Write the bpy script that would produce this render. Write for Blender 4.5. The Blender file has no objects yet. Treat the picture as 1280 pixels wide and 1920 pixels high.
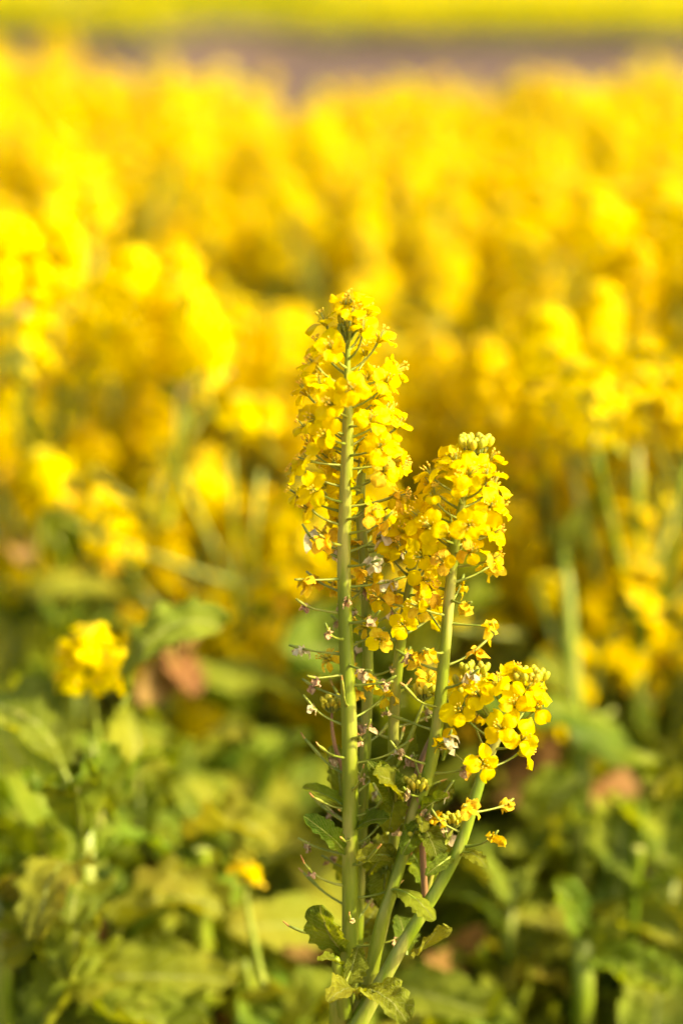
import bpy, math, random
import numpy as np
from mathutils import Vector, Matrix, noise

# ------------------------------------------------------------------ camera, sky, sun, exposure
S = bpy.context.scene
COL = S.collection
R = math.radians
CAM_H, PITCH, LENS, DIST = 0.85, R(15.0), 85.0, 1.13
cam_d = bpy.data.cameras.new("camera")
cam = bpy.data.objects.new("camera", cam_d)
COL.objects.link(cam)
cam.location = (0, 0, CAM_H)
cam.rotation_euler = (math.pi / 2 - PITCH, 0, 0)
cam_d.sensor_fit = 'VERTICAL'
cam_d.sensor_height = 36.0
cam_d.sensor_width = 24.0
cam_d.lens = LENS
cam_d.clip_start, cam_d.clip_end = 0.05, 2000
cam_d.dof.use_dof = True
cam_d.dof.focus_distance = 1.172
cam_d.dof.aperture_fstop = 2.65
cam_d.dof.aperture_blades = 0
S.camera = cam

SUN_EL, SUN_PHI = R(39), R(75)      # PHI: from behind the camera towards the right
world = bpy.data.worlds.new("World")
S.world = world
world.use_nodes = True
wn = world.node_tree.nodes
sky = wn.new('ShaderNodeTexSky')
sky.sky_type = 'NISHITA'
sky.sun_disc = False
sky.sun_elevation = SUN_EL
sky.sun_rotation = math.pi - SUN_PHI
sky.dust_density = 6.0
sky.air_density = 0.7
sky.ozone_density = 0.3
world.node_tree.links.new(sky.outputs[0], wn['Background'].inputs[0])
wn['Background'].inputs[1].default_value = 0.15
sun_d = bpy.data.lights.new("sun", 'SUN')
sun_d.energy = 3.1
sun_d.angle = R(0.55)
sun_d.color = (1.0, 0.88, 0.58)
sun = bpy.data.objects.new("sun", sun_d)
COL.objects.link(sun)
sdir = Vector((math.sin(SUN_PHI) * math.cos(SUN_EL), -math.cos(SUN_PHI) * math.cos(SUN_EL), math.sin(SUN_EL)))
sun.rotation_euler = sdir.to_track_quat('Z', 'Y').to_euler()
sun.location = sdir * 30
S.view_settings.view_transform = 'Standard'
S.view_settings.look = 'None'
S.view_settings.exposure = 1.40
S.view_settings.gamma = 1.0
S.view_settings.use_curve_mapping = False
S.view_settings.use_white_balance = True
S.view_settings.white_balance_temperature = 7300
S.render.engine = 'CYCLES'
S.cycles.max_bounces = 8
S.cycles.diffuse_bounces = 4
S.cycles.transmission_bounces = 6

FPX = 1920 * LENS / 36.0
fwd = Vector((0, math.cos(PITCH), -math.sin(PITCH)))
upv = Vector((0, math.sin(PITCH), math.cos(PITCH)))


def lean(py):
    return 0.012 - 0.045 * max(0.0, (py - 545) / 1375)


def at(px, py, Y):
    """point of the place that the photograph shows at (px, py), at distance Y along the ground"""
    d = fwd + (Vector((1, 0, 0)) * (px - 640) + upv * (960 - py)) / FPX
    return Vector((0, 0, CAM_H)) + d * (Y / d.y)


# ------------------------------------------------------------------ materials
def new_mat(name):
    m = bpy.data.materials.new(name)
    m.use_nodes = True
    nt = m.node_tree
    nt.nodes.clear()
    out = nt.nodes.new('ShaderNodeOutputMaterial')
    return m, nt, out


def N(nt, t, **kw):
    n = nt.nodes.new(t)
    for k, v in kw.items():
        setattr(n, k, v)
    return n


def ramp_noise(nt, scale, cols, detail=3.0, coord='Object', stretch=None, w_random=True):
    """noise -> colour ramp; each object reads the noise at its own place"""
    tc = N(nt, 'ShaderNodeTexCoord')
    src = tc.outputs[coord]
    if stretch:
        mp = N(nt, 'ShaderNodeMapping')
        mp.inputs['Scale'].default_value = stretch
        nt.links.new(src, mp.inputs[0])
        src = mp.outputs[0]
    nz = N(nt, 'ShaderNodeTexNoise', noise_dimensions='4D')
    nz.inputs['Scale'].default_value = scale
    nz.inputs['Detail'].default_value = detail
    nt.links.new(src, nz.inputs['Vector'])
    if w_random:
        oi = N(nt, 'ShaderNodeObjectInfo')
        mu = N(nt, 'ShaderNodeMath', operation='MULTIPLY')
        mu.inputs[1].default_value = 37.0
        nt.links.new(oi.outputs['Random'], mu.inputs[0])
        nt.links.new(mu.outputs[0], nz.inputs['W'])
    cr = N(nt, 'ShaderNodeValToRGB')
    el = cr.color_ramp.elements
    while len(el) < len(cols):
        el.new(0.5)
    for e, (p, c) in zip(el, cols):
        e.position = p
        e.color = (*c, 1)
    nt.links.new(nz.outputs['Fac'], cr.inputs[0])
    return cr.outputs[0], nz


def hue_vary(nt, col, hue=0.02, val=0.15):
    oi = N(nt, 'ShaderNodeObjectInfo')
    hs = N(nt, 'ShaderNodeHueSaturation')
    a = N(nt, 'ShaderNodeMapRange')
    a.inputs[3].default_value, a.inputs[4].default_value = 0.5 - hue, 0.5 + hue
    nt.links.new(oi.outputs['Random'], a.inputs[0])
    b = N(nt, 'ShaderNodeMath', operation='MULTIPLY')
    b.inputs[1].default_value = 7.31
    f = N(nt, 'ShaderNodeMath', operation='FRACT')
    nt.links.new(oi.outputs['Random'], b.inputs[0])
    nt.links.new(b.outputs[0], f.inputs[0])
    c = N(nt, 'ShaderNodeMapRange')
    c.inputs[3].default_value, c.inputs[4].default_value = 1 - val, 1 + val
    nt.links.new(f.outputs[0], c.inputs[0])
    nt.links.new(a.outputs[0], hs.inputs['Hue'])
    nt.links.new(c.outputs[0], hs.inputs['Value'])
    nt.links.new(col, hs.inputs['Color'])
    return hs.outputs[0]


def thin_mat(name, cols, scale, trans=0.4, rough=0.5, spec=0.3, bump=0.0, bscale=300, hue=0.01, val=0.1,
             tcol=None, veins=False):
    m, nt, out = new_mat(name)
    col, nz = ramp_noise(nt, scale, cols)
    col = hue_vary(nt, col, hue, val)
    p = N(nt, 'ShaderNodeBsdfPrincipled')
    p.inputs['Roughness'].default_value = rough
    p.inputs['Specular IOR Level'].default_value = spec
    hgt = None
    if veins:
        uv = N(nt, 'ShaderNodeTexCoord').outputs['UV']
        sp = N(nt, 'ShaderNodeSeparateXYZ')
        nt.links.new(uv, sp.inputs[0])

        def M(op, a, b=None):
            n = N(nt, 'ShaderNodeMath', operation=op)
            for i, x in enumerate((a, b)):
                if x is None:
                    continue
                if isinstance(x, (int, float)):
                    n.inputs[i].default_value = x
                else:
                    nt.links.new(x, n.inputs[i])
            return n.outputs[0]
        dv = M('ABSOLUTE', M('SUBTRACT', sp.outputs[1], 0.5))
        mid = M('LESS_THAN', dv, 0.022)
        ph = M('MULTIPLY', M('SUBTRACT', sp.outputs[0], M('MULTIPLY', dv, 0.55)), 44.0)
        lat = M('POWER', M('ABSOLUTE', M('COSINE', ph)), 24.0)
        lat = M('MULTIPLY', lat, 0.55)
        net = N(nt, 'ShaderNodeTexVoronoi', feature='DISTANCE_TO_EDGE')
        net.inputs['Scale'].default_value = 26
        nt.links.new(uv, net.inputs['Vector'])
        cell = M('MULTIPLY', M('LESS_THAN', net.outputs['Distance'], 0.06), 0.25)
        vm = M('MAXIMUM', M('MAXIMUM', mid, lat), cell)
        mx = N(nt, 'ShaderNodeMix', data_type='RGBA')
        nt.links.new(vm, mx.inputs[0])
        nt.links.new(col, mx.inputs[6])
        mx.inputs[7].default_value = (0.30, 0.34, 0.09, 1)
        col = mx.outputs[2]
        hgt = M('MULTIPLY', M('MINIMUM', net.outputs['Distance'], 0.35), 1.0)
    nt.links.new(col, p.inputs['Base Color'])
    if bump:
        bp = N(nt, 'ShaderNodeBump')
        bp.inputs['Strength'].default_value = bump
        bp.inputs['Distance'].default_value = 0.0015
        if hgt is not None:
            nt.links.new(hgt, bp.inputs['Height'])
        else:
            tc = N(nt, 'ShaderNodeTexCoord')
            n2 = N(nt, 'ShaderNodeTexNoise')
            n2.inputs['Scale'].default_value = bscale
            nt.links.new(tc.outputs['Object'], n2.inputs['Vector'])
            nt.links.new(n2.outputs['Fac'], bp.inputs['Height'])
        nt.links.new(bp.outputs[0], p.inputs['Normal'])
    if trans > 0:
        t = N(nt, 'ShaderNodeBsdfTranslucent')
        if tcol:
            mt = N(nt, 'ShaderNodeMix', data_type='RGBA', blend_type='MULTIPLY')
            mt.inputs[0].default_value = 1.0
            nt.links.new(col, mt.inputs[6])
            mt.inputs[7].default_value = (*tcol, 1)
            nt.links.new(mt.outputs[2], t.inputs[0])
        else:
            nt.links.new(col, t.inputs[0])
        mix = N(nt, 'ShaderNodeMixShader')
        mix.inputs[0].default_value = trans
        nt.links.new(p.outputs[0], mix.inputs[1])
        nt.links.new(t.outputs[0], mix.inputs[2])
        nt.links.new(mix.outputs[0], out.inputs[0])
    else:
        nt.links.new(p.outputs[0], out.inputs[0])
    return m


M_PETAL = thin_mat("petal_yellow", [(0.3, (0.79, 0.615, 0.001)), (0.7, (0.87, 0.705, 0.003))], 260, trans=0.52,
                   rough=0.5, spec=0.15, bump=0.25, bscale=900, hue=0.010, val=0.08)
M_WILT = thin_mat("petal_wilting", [(0.35, (0.76, 0.46, 0.006)), (0.65, (0.85, 0.64, 0.02))], 500, trans=0.35,
                  rough=0.6, bump=0.5, bscale=1500, hue=0.015, val=0.15)
M_WHITE = thin_mat("petal_bleached", [(0.35, (0.66, 0.54, 0.24)), (0.65, (0.76, 0.69, 0.42))], 500, trans=0.3,
                   rough=0.7, bump=0.5, bscale=1500, hue=0.02, val=0.12)
M_DRY = thin_mat("petal_dried", [(0.35, (0.36, 0.22, 0.08)), (0.65, (0.60, 0.45, 0.22))], 600, trans=0.2,
                 rough=0.75, bump=0.6, bscale=1500, hue=0.02, val=0.2)
M_BUD = thin_mat("bud_green", [(0.35, (0.42, 0.43, 0.03)), (0.65, (0.66, 0.58, 0.03))], 300, trans=0.2,
                 rough=0.5, hue=0.015, val=0.12)
M_SEPAL = thin_mat("sepal", [(0.35, (0.45, 0.42, 0.02)), (0.65, (0.62, 0.50, 0.02))], 300, trans=0.25, rough=0.5)
M_PED = thin_mat("pedicel_green", [(0.35, (0.16, 0.22, 0.018)), (0.65, (0.28, 0.32, 0.04))], 120, trans=0.0,
                 rough=0.45, hue=0.01, val=0.1)
M_TIP = thin_mat("pod_tip", [(0.35, (0.42, 0.20, 0.04)), (0.65, (0.55, 0.36, 0.08))], 300, trans=0.0, rough=0.6)
M_ANTHER = thin_mat("anther", [(0.3, (0.80, 0.50, 0.02)), (0.7, (0.85, 0.62, 0.06))], 900, trans=0.1, rough=0.7)
M_LEAF = thin_mat("leaf_green", [(0.32, (0.07, 0.145, 0.004)), (0.5, (0.17, 0.25, 0.008)), (0.68, (0.35, 0.39, 0.018))],
                  22, trans=0.46, rough=0.55, spec=0.16, bump=1.0, hue=0.02, val=0.2, tcol=(1.5, 1.3, 0.4), veins=True)
M_LEAFY = thin_mat("leaf_yellowing", [(0.3, (0.17, 0.24, 0.010)), (0.5, (0.26, 0.30, 0.014)), (0.74, (0.42, 0.37, 0.03))],
                   16, trans=0.44, rough=0.6, spec=0.14, bump=1.0, hue=0.02, val=0.15, tcol=(1.2, 1.1, 0.5), veins=True)
M_LEAFD = thin_mat("leaf_withered", [(0.3, (0.17, 0.085, 0.022)), (0.5, (0.30, 0.165, 0.045)), (0.75, (0.40, 0.27, 0.09))],
                   18, trans=0.3, rough=0.7, spec=0.2, bump=0.6, hue=0.015, val=0.2)


def stem_mat(name, c0, c1, c2, rough=0.42):
    m, nt, out = new_mat(name)
    col, _ = ramp_noise(nt, 20, [(0.36, c0), (0.5, c1), (0.66, c2)], detail=6, stretch=(6, 6, 0.9))
    col = hue_vary(nt, col, 0.008, 0.08)
    p = N(nt, 'ShaderNodeBsdfPrincipled')
    p.inputs['Roughness'].default_value = rough
    p.inputs['Specular IOR Level'].default_value = 0.35
    p.inputs['Subsurface Weight'].default_value = 0.08
    p.inputs['Subsurface Radius'].default_value = (1.0, 0.9, 0.2)
    p.inputs['Subsurface Scale'].default_value = 0.0012
    nt.links.new(col, p.inputs['Base Color'])
    tc = N(nt, 'ShaderNodeTexCoord')
    mp = N(nt, 'ShaderNodeMapping')
    mp.inputs['Scale'].default_value = (900, 900, 40)
    nt.links.new(tc.outputs['Object'], mp.inputs[0])
    n2 = N(nt, 'ShaderNodeTexNoise')
    n2.inputs['Scale'].default_value = 1.0
    nt.links.new(mp.outputs[0], n2.inputs['Vector'])
    bp = N(nt, 'ShaderNodeBump')
    bp.inputs['Strength'].default_value = 0.25
    bp.inputs['Distance'].default_value = 0.0006
    nt.links.new(n2.outputs['Fac'], bp.inputs['Height'])
    nt.links.new(bp.outputs[0], p.inputs['Normal'])
    nt.links.new(p.outputs[0], out.inputs[0])
    return m


M_STEM = stem_mat("stem_green", (0.13, 0.20, 0.008), (0.20, 0.265, 0.016), (0.34, 0.35, 0.07))
M_STEMR = stem_mat("stem_reddish", (0.20, 0.13, 0.04), (0.30, 0.17, 0.08), (0.34, 0.26, 0.08))
M_CUT = thin_mat("stem_cut", [(0.3, (0.26, 0.31, 0.05)), (0.7, (0.36, 0.39, 0.10))], 300, trans=0.1, rough=0.7)


def ground_mat(name, cols, scale, bump, bscale, rough=0.95):
    m, nt, out = new_mat(name)
    col, nz = ramp_noise(nt, scale, cols, detail=8, w_random=False)
    p = N(nt, 'ShaderNodeBsdfPrincipled')
    p.inputs['Roughness'].default_value = rough
    p.inputs['Specular IOR Level'].default_value = 0.15
    nt.links.new(col, p.inputs['Base Color'])
    tc = N(nt, 'ShaderNodeTexCoord')
    n2 = N(nt, 'ShaderNodeTexNoise')
    n2.inputs['Scale'].default_value = bscale
    n2.inputs['Detail'].default_value = 6
    nt.links.new(tc.outputs['Object'], n2.inputs['Vector'])
    bp = N(nt, 'ShaderNodeBump')
    bp.inputs['Strength'].default_value = 0.9
    bp.inputs['Distance'].default_value = bump
    nt.links.new(n2.outputs['Fac'], bp.inputs['Height'])
    nt.links.new(bp.outputs[0], p.inputs['Normal'])
    nt.links.new(p.outputs[0], out.inputs[0])
    return m


M_SOIL = ground_mat("soil", [(0.3, (0.13, 0.075, 0.045)), (0.5, (0.22, 0.14, 0.09)), (0.7, (0.32, 0.21, 0.14))], 9, 0.02, 40)
M_PATH = ground_mat("path_earth", [(0.3, (0.070, 0.046, 0.036)), (0.5, (0.092, 0.062, 0.049)), (0.7, (0.12, 0.085, 0.064))], 2.5, 0.01, 60)


# ------------------------------------------------------------------ mesh helpers
class MB:
    def __init__(self):
        self.v, self.f, self.m, self.uv = [], [], [], []

    def grid(self, P, mi, uvs=None):
        """P: list of rows of points"""
        b = len(self.v)
        nr, nc = len(P), len(P[0])
        for r in P:
            self.v.extend(r)
        for i in range(nr - 1):
            for j in range(nc - 1):
                self.f.append((b + i * nc + j, b + i * nc + j + 1, b + (i + 1) * nc + j + 1, b + (i + 1) * nc + j))
                self.m.append(mi)
                if uvs:
                    q = lambda a, c: (a / (nr - 1), c / (nc - 1))
                    self.uv.extend((q(i, j), q(i, j + 1), q(i + 1, j + 1), q(i + 1, j)))
                else:
                    self.uv.extend(((0, 0),) * 4)

    def tube(self, pts, rad, seg, mi, cap=True, ribs=0.0):
        n = len(pts)
        pts = [Vector(p) for p in pts]
        b = len(self.v)
        t = (pts[1] - pts[0]).normalized()
        u = t.orthogonal().normalized()
        for i in range(n):
            if i:
                t2 = (pts[min(i + 1, n - 1)] - pts[i - 1]).normalized()
                u = (u - t2 * u.dot(t2)).normalized()
                t = t2
            w = t.cross(u)
            for k in range(seg):
                a = 2 * math.pi * k / seg
                r = rad[i] * (1 + (ribs if k % 2 else -ribs))
                self.v.append(pts[i] + u * (math.cos(a) * r) + w * (math.sin(a) * r))
        for i in range(n - 1):
            for k in range(seg):
                k2 = (k + 1) % seg
                self.f.append((b + i * seg + k, b + i * seg + k2, b + (i + 1) * seg + k2, b + (i + 1) * seg + k))
                self.m.append(mi)
                self.uv.extend(((0, 0),) * 4)
        if cap:
            self.f.append(tuple(b + (n - 1) * seg + k for k in range(seg)))
            self.m.append(mi)
            self.uv.extend(((0, 0),) * seg)

    def blob(self, a, c, r, mi, seg=6, rings=4):
        """a rounded body from a to c, r thick in the middle"""
        a, c = Vector(a), Vector(c)
        pts, rad = [], []
        for i in range(rings + 1):
            s = i / rings
            pts.append(a.lerp(c, 0.5 - 0.5 * math.cos(math.pi * s)))
            rad.append(max(r * math.sin(math.pi * s) ** 0.8, r * 0.06))
        self.tube(pts, rad, seg, mi)

    def mesh(self, name, mats, smooth=True):
        me = bpy.data.meshes.new(name)
        me.from_pydata([tuple(p) for p in self.v], [], self.f)
        for m in mats:
            me.materials.append(m)
        me.polygons.foreach_set('material_index', self.m)
        if smooth:
            me.polygons.foreach_set('use_smooth', [True] * len(self.f))
        ul = me.uv_layers.new(name="UVMap")
        ul.data.foreach_set('uv', np.array(self.uv, dtype=np.float32).ravel())
        me.update()
        return me


def link(name, data, parent=None, mat=None):
    o = bpy.data.objects.new(name, data)
    COL.objects.link(o)
    if parent is not None:
        o.parent = parent
    if mat is not None:
        o.matrix_basis = mat
    return o


def tag(o, label=None, cat=None, group=None, kind=None):
    for k, v in (('label', label), ('category', cat), ('group', group), ('kind', kind)):
        if v:
            o[k] = v
    return o


def root(name, loc, label, cat, group=None):
    o = bpy.data.objects.new(name, None)
    o.empty_display_size = 0.02
    COL.objects.link(o)
    o.location = loc
    return tag(o, label, cat, group)


def frame(o, z, xhint):
    """matrix with local Z along z and local X near xhint"""
    z = z.normalized()
    x = (xhint - z * xhint.dot(z))
    if x.length < 1e-6:
        x = z.orthogonal()
    x.normalize()
    y = z.cross(x)
    m = Matrix((x, y, z)).transposed().to_4x4()
    m.translation = o
    return m


def smooth01(a, b, x):
    t = min(1, max(0, (x - a) / (b - a)))
    return t * t * (3 - 2 * t)


# ------------------------------------------------------------------ flowers
def petal_rows(rng, nu=6, nv=5, L=0.0112, W=0.0042, opening=88, curl=18):
    rows = []
    x = z = 0.0
    x = 0.0005
    ph1, ph2 = rng.uniform(0, 6.3), rng.uniform(0, 6.3)
    am = rng.uniform(0.0005, 0.0012)
    op, cu = opening + rng.uniform(-14, 14), curl + rng.uniform(-14, 30)
    notch = rng.uniform(-0.0006, 0.0012)
    tw = rng.uniform(-0.25, 0.25)
    steps = 20
    prof = []
    for i in range(steps + 1):
        u = i / steps
        th = R(10 + (op - 10) * smooth01(0.1, 0.5, u) + cu * smooth01(0.6, 1, u))
        prof.append((u, x, z, th))
        x += math.sin(th) * L / steps
        z += math.cos(th) * L / steps
    for i in range(nu + 1):
        u = (i / nu) ** 0.85
        u0, px, pz, th = prof[min(steps, int(round(u * steps)))]
        if u < 0.62:
            hw = W * (0.14 + 0.86 * smooth01(0.12, 0.62, u))
        else:
            hw = W * math.sqrt(max(0.10, 1 - ((u - 0.62) / 0.40) ** 2))
        row = []
        for j in range(nv + 1):
            v = 2 * j / nv - 1
            dn = am * math.sin(2.6 * v + 5 * u + ph1) * u + rng.uniform(0.0005, 0.0010) * math.sin(5 * v + ph2 + 3 * u) * u * u + rng.uniform(-.00035, .00035) * (u > .5) + tw * v * hw * u - 0.0009 * abs(v) * u
            back = -notch * (1 - abs(v)) * smooth01(0.85, 1, u)
            row.append(Vector((px + math.cos(th) * -dn + back, hw * v, pz + math.sin(th) * dn)))
        rows.append(row)
    return rows


rngP = random.Random(5)
PETALS_HD = []
for i in range(16):
    mb = MB()
    mb.grid(petal_rows(rngP), 0)
    PETALS_HD.append(mb.mesh("petal", [M_PETAL]))
PETAL_ROWS_HD = [petal_rows(rngP) for i in range(12)]
PETAL_ROWS_LO = [petal_rows(rngP, 3, 2) for i in range(8)]


def add_rows(mb, rows, M, mi):
    mb.grid([[M @ p for p in r] for r in rows], mi)


def curve3(a, b, c, n):
    return [a * (1 - t) ** 2 + b * 2 * t * (1 - t) + c * t * t for t in (i / n for i in range(n + 1))]


def pedicel_pts(d, out, length, rise, n=4):
    """from the origin, leaving along d (radial) and bending to rise"""
    tip = d * length * math.cos(rise) + Vector((0, 0, 1)) * length * math.sin(rise)
    mid = d * length * 0.55 * math.cos(rise * 0.6) + Vector((0, 0, 1)) * length * 0.5 * math.sin(rise * 0.6)
    return curve3(Vector((0, 0, 0)), mid, tip, n)


def flower_core(mb, tip, ax, side, rng, hd=True, mats=(0, 1, 2)):
    """sepals, stamens and pistil at the end of the stalk"""
    mp, ms, ma = mats
    F = frame(tip, ax, side)
    for k in range(4):
        a = math.pi / 2 * k + math.pi / 4
        d = Vector((math.cos(a), math.sin(a), 0))
        p0, p1 = F @ (d * 0.0006), F @ (d * 0.0030 + Vector((0, 0, 0.0046)))
        mb.blob(p0, p1, 0.0007, ms, seg=4, rings=3)
    if hd:
        for k in range(6):
            a = math.pi / 3 * k + rng.uniform(-.2, .2)
            h = rng.uniform(0.0062, 0.0080)
            d = Vector((math.cos(a), math.sin(a), 0)) * rng.uniform(0.0010, 0.0020)
            q = d + Vector((0, 0, h))
            mb.tube([F @ (d * 0.3), F @ q], [0.00018, 0.00016], 3, ms)
            mb.blob(F @ q, F @ (q * 1.0 + d * .3 + Vector((0, 0, 0.0017))), 0.00048, ma, seg=4, rings=3)
    mb.tube([F @ Vector((0, 0, 0)), F @ Vector((0, 0, 0.0070))], [0.0006, 0.0004], 4, mp)


def shrivel(mb, tip, ax, rng, mi, n=4, size=0.005):
    for k in range(n):
        d = (ax * rng.uniform(-0.1, 1.0) + Vector((rng.uniform(-1, 1), rng.uniform(-1, 1), rng.uniform(-1.3, 0.5)))).normalized()
        s = d.orthogonal().normalized()
        s.rotate(Matrix.Rotation(rng.uniform(0, 6.3), 3, d))
        L = size * rng.uniform(0.6, 1.3)
        rows = []
        nn = d.cross(s)
        for i in range(5):
            u = i / 4
            c = tip + d * L * u + Vector((rng.uniform(-1, 1), rng.uniform(-1, 1), rng.uniform(-1, 1))) * size * 0.16 + Vector((0, 0, -size * 0.35 * u * u))
            w = size * (0.12 + 0.36 * math.sin(math.pi * min(1, u * 0.85 + 0.1)))
            a = rng.uniform(-0.9, 0.9)
            ss = s * math.cos(a) + nn * math.sin(a)
            rows.append([c - ss * w, c + nn * rng.uniform(-.3, .3) * w, c + ss * w])
        mb.grid(rows, mi)


HEAD_MATS = [M_PED, M_SEPAL, M_ANTHER, M_PETAL, M_WILT, M_WHITE, M_DRY, M_TIP, M_BUD]


def dome(dist):
    """rise of the flower stalks by distance below the tip"""
    return R(68) * math.exp(-dist / 0.012) + R(20)


class Raceme:
    """one stalk of the sharp plant with flowers, withered flowers and pods round it"""

    def __init__(self, plant, base, pts, rad, seed):
        self.plant, self.base, self.rng = plant, base, random.Random(seed)
        self.pts, self.rad = pts, rad
        self.len = [0]
        for a, b in zip(pts, pts[1:]):
            self.len.append(self.len[-1] + (b - a).length)

    def sample(self, dist):
        s = max(0, self.len[-1] - dist)
        for i in range(1, len(self.pts)):
            if s <= self.len[i] or i == len(self.pts) - 1:
                t = (s - self.len[i - 1]) / (self.len[i] - self.len[i - 1])
                t = min(1, max(0, t))
                return (self.pts[i - 1].lerp(self.pts[i], t), (self.pts[i] - self.pts[i - 1]).normalized(),
                        self.rad[i - 1] * (1 - t) + self.rad[i] * t)

    def run(self, zones, plen=0.0175, scale=1.0, skip_back=0.0, open_=88, tipf=0.55):
        """zones: (from, to, step, kind weights) in metres below the tip"""
        rng = self.rng
        ang = rng.uniform(0, 6.3)
        for z0, z1, step, kinds in zones:
            d = z0
            while d < z1:
                ang += 2.39996 + rng.uniform(-.3, .3)
                dd = d + rng.uniform(-.3, .3) * step
                d += step
                p, t, r = self.sample(dd)
                u = t.orthogonal().normalized()
                Q = Matrix.Rotation(ang, 3, t)
                rad = (Q @ u)
                rad = Vector((rad.x, rad.y, rad.z * 0.4)).normalized()
                kind = rng.choices([k for k, _ in kinds], [w for _, w in kinds])[0]
                rise = dome(dd) + R(rng.uniform(-10, 12))
                L = plen * (tipf + (1 - tipf) * smooth01(0, 0.03, dd)) * rng.uniform(0.85, 1.12)
                o = p + rad * r * 0.8
                if rad.y > 0.5 and rng.random() < skip_back:
                    continue
                if rad.y < -0.72 and dd > 0.014 and kind == 'flower' and rng.random() < 0.32:
                    continue
                self.make(kind, o, rad, L, rise, scale, open_)

    def make(self, kind, o, rad, L, rise, scale, open_):
        global N_PETALS
        rng = self.rng
        mb = MB()
        loc = o - self.base
        if kind == 'bud':
            P = pedicel_pts(rad, None, L * 0.75, rise, 3)
            mb.tube(P, [0.0005] * 4, 4, 0)
            ax = (P[-1] - P[-2]).normalized()
            mb.blob(P[-1], P[-1] + ax * 0.0058 * scale, 0.0017 * scale, 8, 7, 5)
            link("flower_bud", mb.mesh("flower_bud", HEAD_MATS), self.plant).location = loc
            return
        if kind in ('flower', 'wilting'):
            P = pedicel_pts(rad, None, L, rise)
            mb.tube(P, [0.0008, 0.0006, 0.00055, 0.00055, 0.0007], 5, 0)
            ax = ((P[-1] - P[-2]).normalized() * 0.9 + Vector((rng.uniform(-.45, .45), rng.uniform(-.55, .2), rng.uniform(-.2, .5)))).normalized()
            side = Vector((rng.uniform(-1, 1), rng.uniform(-1, 1), rng.uniform(-1, 1)))
            flower_core(mb, P[-1], ax, side, rng)
            front = (rad.y < 0.25 and kind == 'flower' and N_PETALS < 296)
            F = frame(P[-1], ax, side)
            Ms = []
            for k in range(4):
                sc = scale * rng.uniform(0.84, 1.16) * (0.86 if kind == 'wilting' else 1)
                Ms.append(F @ Matrix.Rotation(math.pi / 2 * k + rng.uniform(-.2, .2), 4, 'Z')
                          @ Matrix.Rotation(R(rng.uniform(-24, 22) if kind == 'flower' else rng.uniform(-30, 45)), 4, 'Y')
                          @ Matrix.Rotation(R(rng.uniform(-26, 26)), 4, 'X') @ Matrix.Scale(sc, 4))
            if not front:
                for Mx in Ms:
                    add_rows(mb, rng.choice(PETAL_ROWS_HD), Mx, 3 if kind == 'flower' or rng.random() < .35 else 4)
            f = link("flower", mb.mesh("flower", HEAD_MATS), self.plant)
            f.location = loc
            if kind == 'wilting':
                f.name = "wilting_flower"
            if front:
                for Mx in Ms:
                    link("petal", rng.choice(PETALS_HD), f, Mx)
                    N_PETALS += 1
            return
        # past flowering
        if kind == 'pod':
            L *= rng.uniform(0.6, 0.95)
            P = pedicel_pts(rad, None, L, rise - R(4) + R(rng.uniform(-8, 14)))
            mb.tube(P, [0.0009, 0.0006, 0.00055, 0.00055, 0.0006], 5, 0)
            ax = ((P[-1] - P[-2]).normalized() + Vector((0, 0, rng.uniform(-.1, .5)))).normalized()
            l2 = rng.uniform(0.006, 0.014)
            q = P[-1]
            b = q + ax * l2
            mb.tube([q, q.lerp(b, .3), q.lerp(b, .7), b], [0.0006, 0.0009, 0.0008, 0.0005], 5, 0)
            c = b + (ax + Vector((0, 0, rng.uniform(-.3, .6)))).normalized() * rng.uniform(0.002, 0.005)
            mb.tube([b, c], [0.0006, 0.00035], 4, 7)
            if rng.random() < .25:
                shrivel(mb, q, ax, rng, 6, 2, 0.003)
            link("seed_pod", mb.mesh("seed_pod", HEAD_MATS), self.plant).location = loc
            return
        L *= rng.uniform(0.75, 1.0)
        P = pedicel_pts(rad, None, L, rise - R(3) + R(rng.uniform(-8, 8)))
        mb.tube(P, [0.0009, 0.0006, 0.00055, 0.00055, 0.0007], 5, 0)
        ax = ((P[-1] - P[-2]).normalized() + Vector((0, 0, rng.uniform(-.1, .6)))).normalized()
        q = P[-1]
        b = q + ax * rng.uniform(0.005, 0.009)
        mb.tube([q, q.lerp(b, .5), b], [0.0006, 0.0008, 0.0005], 5, 0)
        if kind == 'orange':
            shrivel(mb, q, ax, rng, 4, 5, 0.0062)
        elif kind == 'white':
            shrivel(mb, q, ax, rng, 5, 4, 0.0062)
            if rng.random() < .5:
                shrivel(mb, q, ax, rng, 4, 2, 0.005)
        else:
            shrivel(mb, q, ax, rng, 6, 4, 0.0040)
            if rng.random() < .4:
                shrivel(mb, q, ax, rng, 5, 1, 0.004)
        link("withered_flower", mb.mesh("withered_flower", HEAD_MATS), self.plant).location = loc

    def apex(self, n, rmax, scale=1.0, h=0.004, mi=8):
        """the buds crowded round the tip: a small dense core, larger buds each on their own"""
        rng = self.rng
        p, t, r = self.sample(0)
        core = MB()
        for k in range(14):
            a, q = k * 2.4, math.sqrt(k / 14)
            d = Vector((math.cos(a) * q * 0.0045, math.sin(a) * q * 0.0045, 0))
            s = p - self.base + d * 0.4
            e = p - self.base + d + Vector((0, 0, h * (1.1 - 0.5 * q)))
            core.tube([s, e], [0.0004, 0.0004], 3, 0)
            core.blob(e, e + (Vector((0, 0, 0.0034)) + d * 0.3), 0.0010, mi, 5, 4)
        link("bud_cluster", core.mesh("bud_cluster", HEAD_MATS), self.plant)
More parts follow.
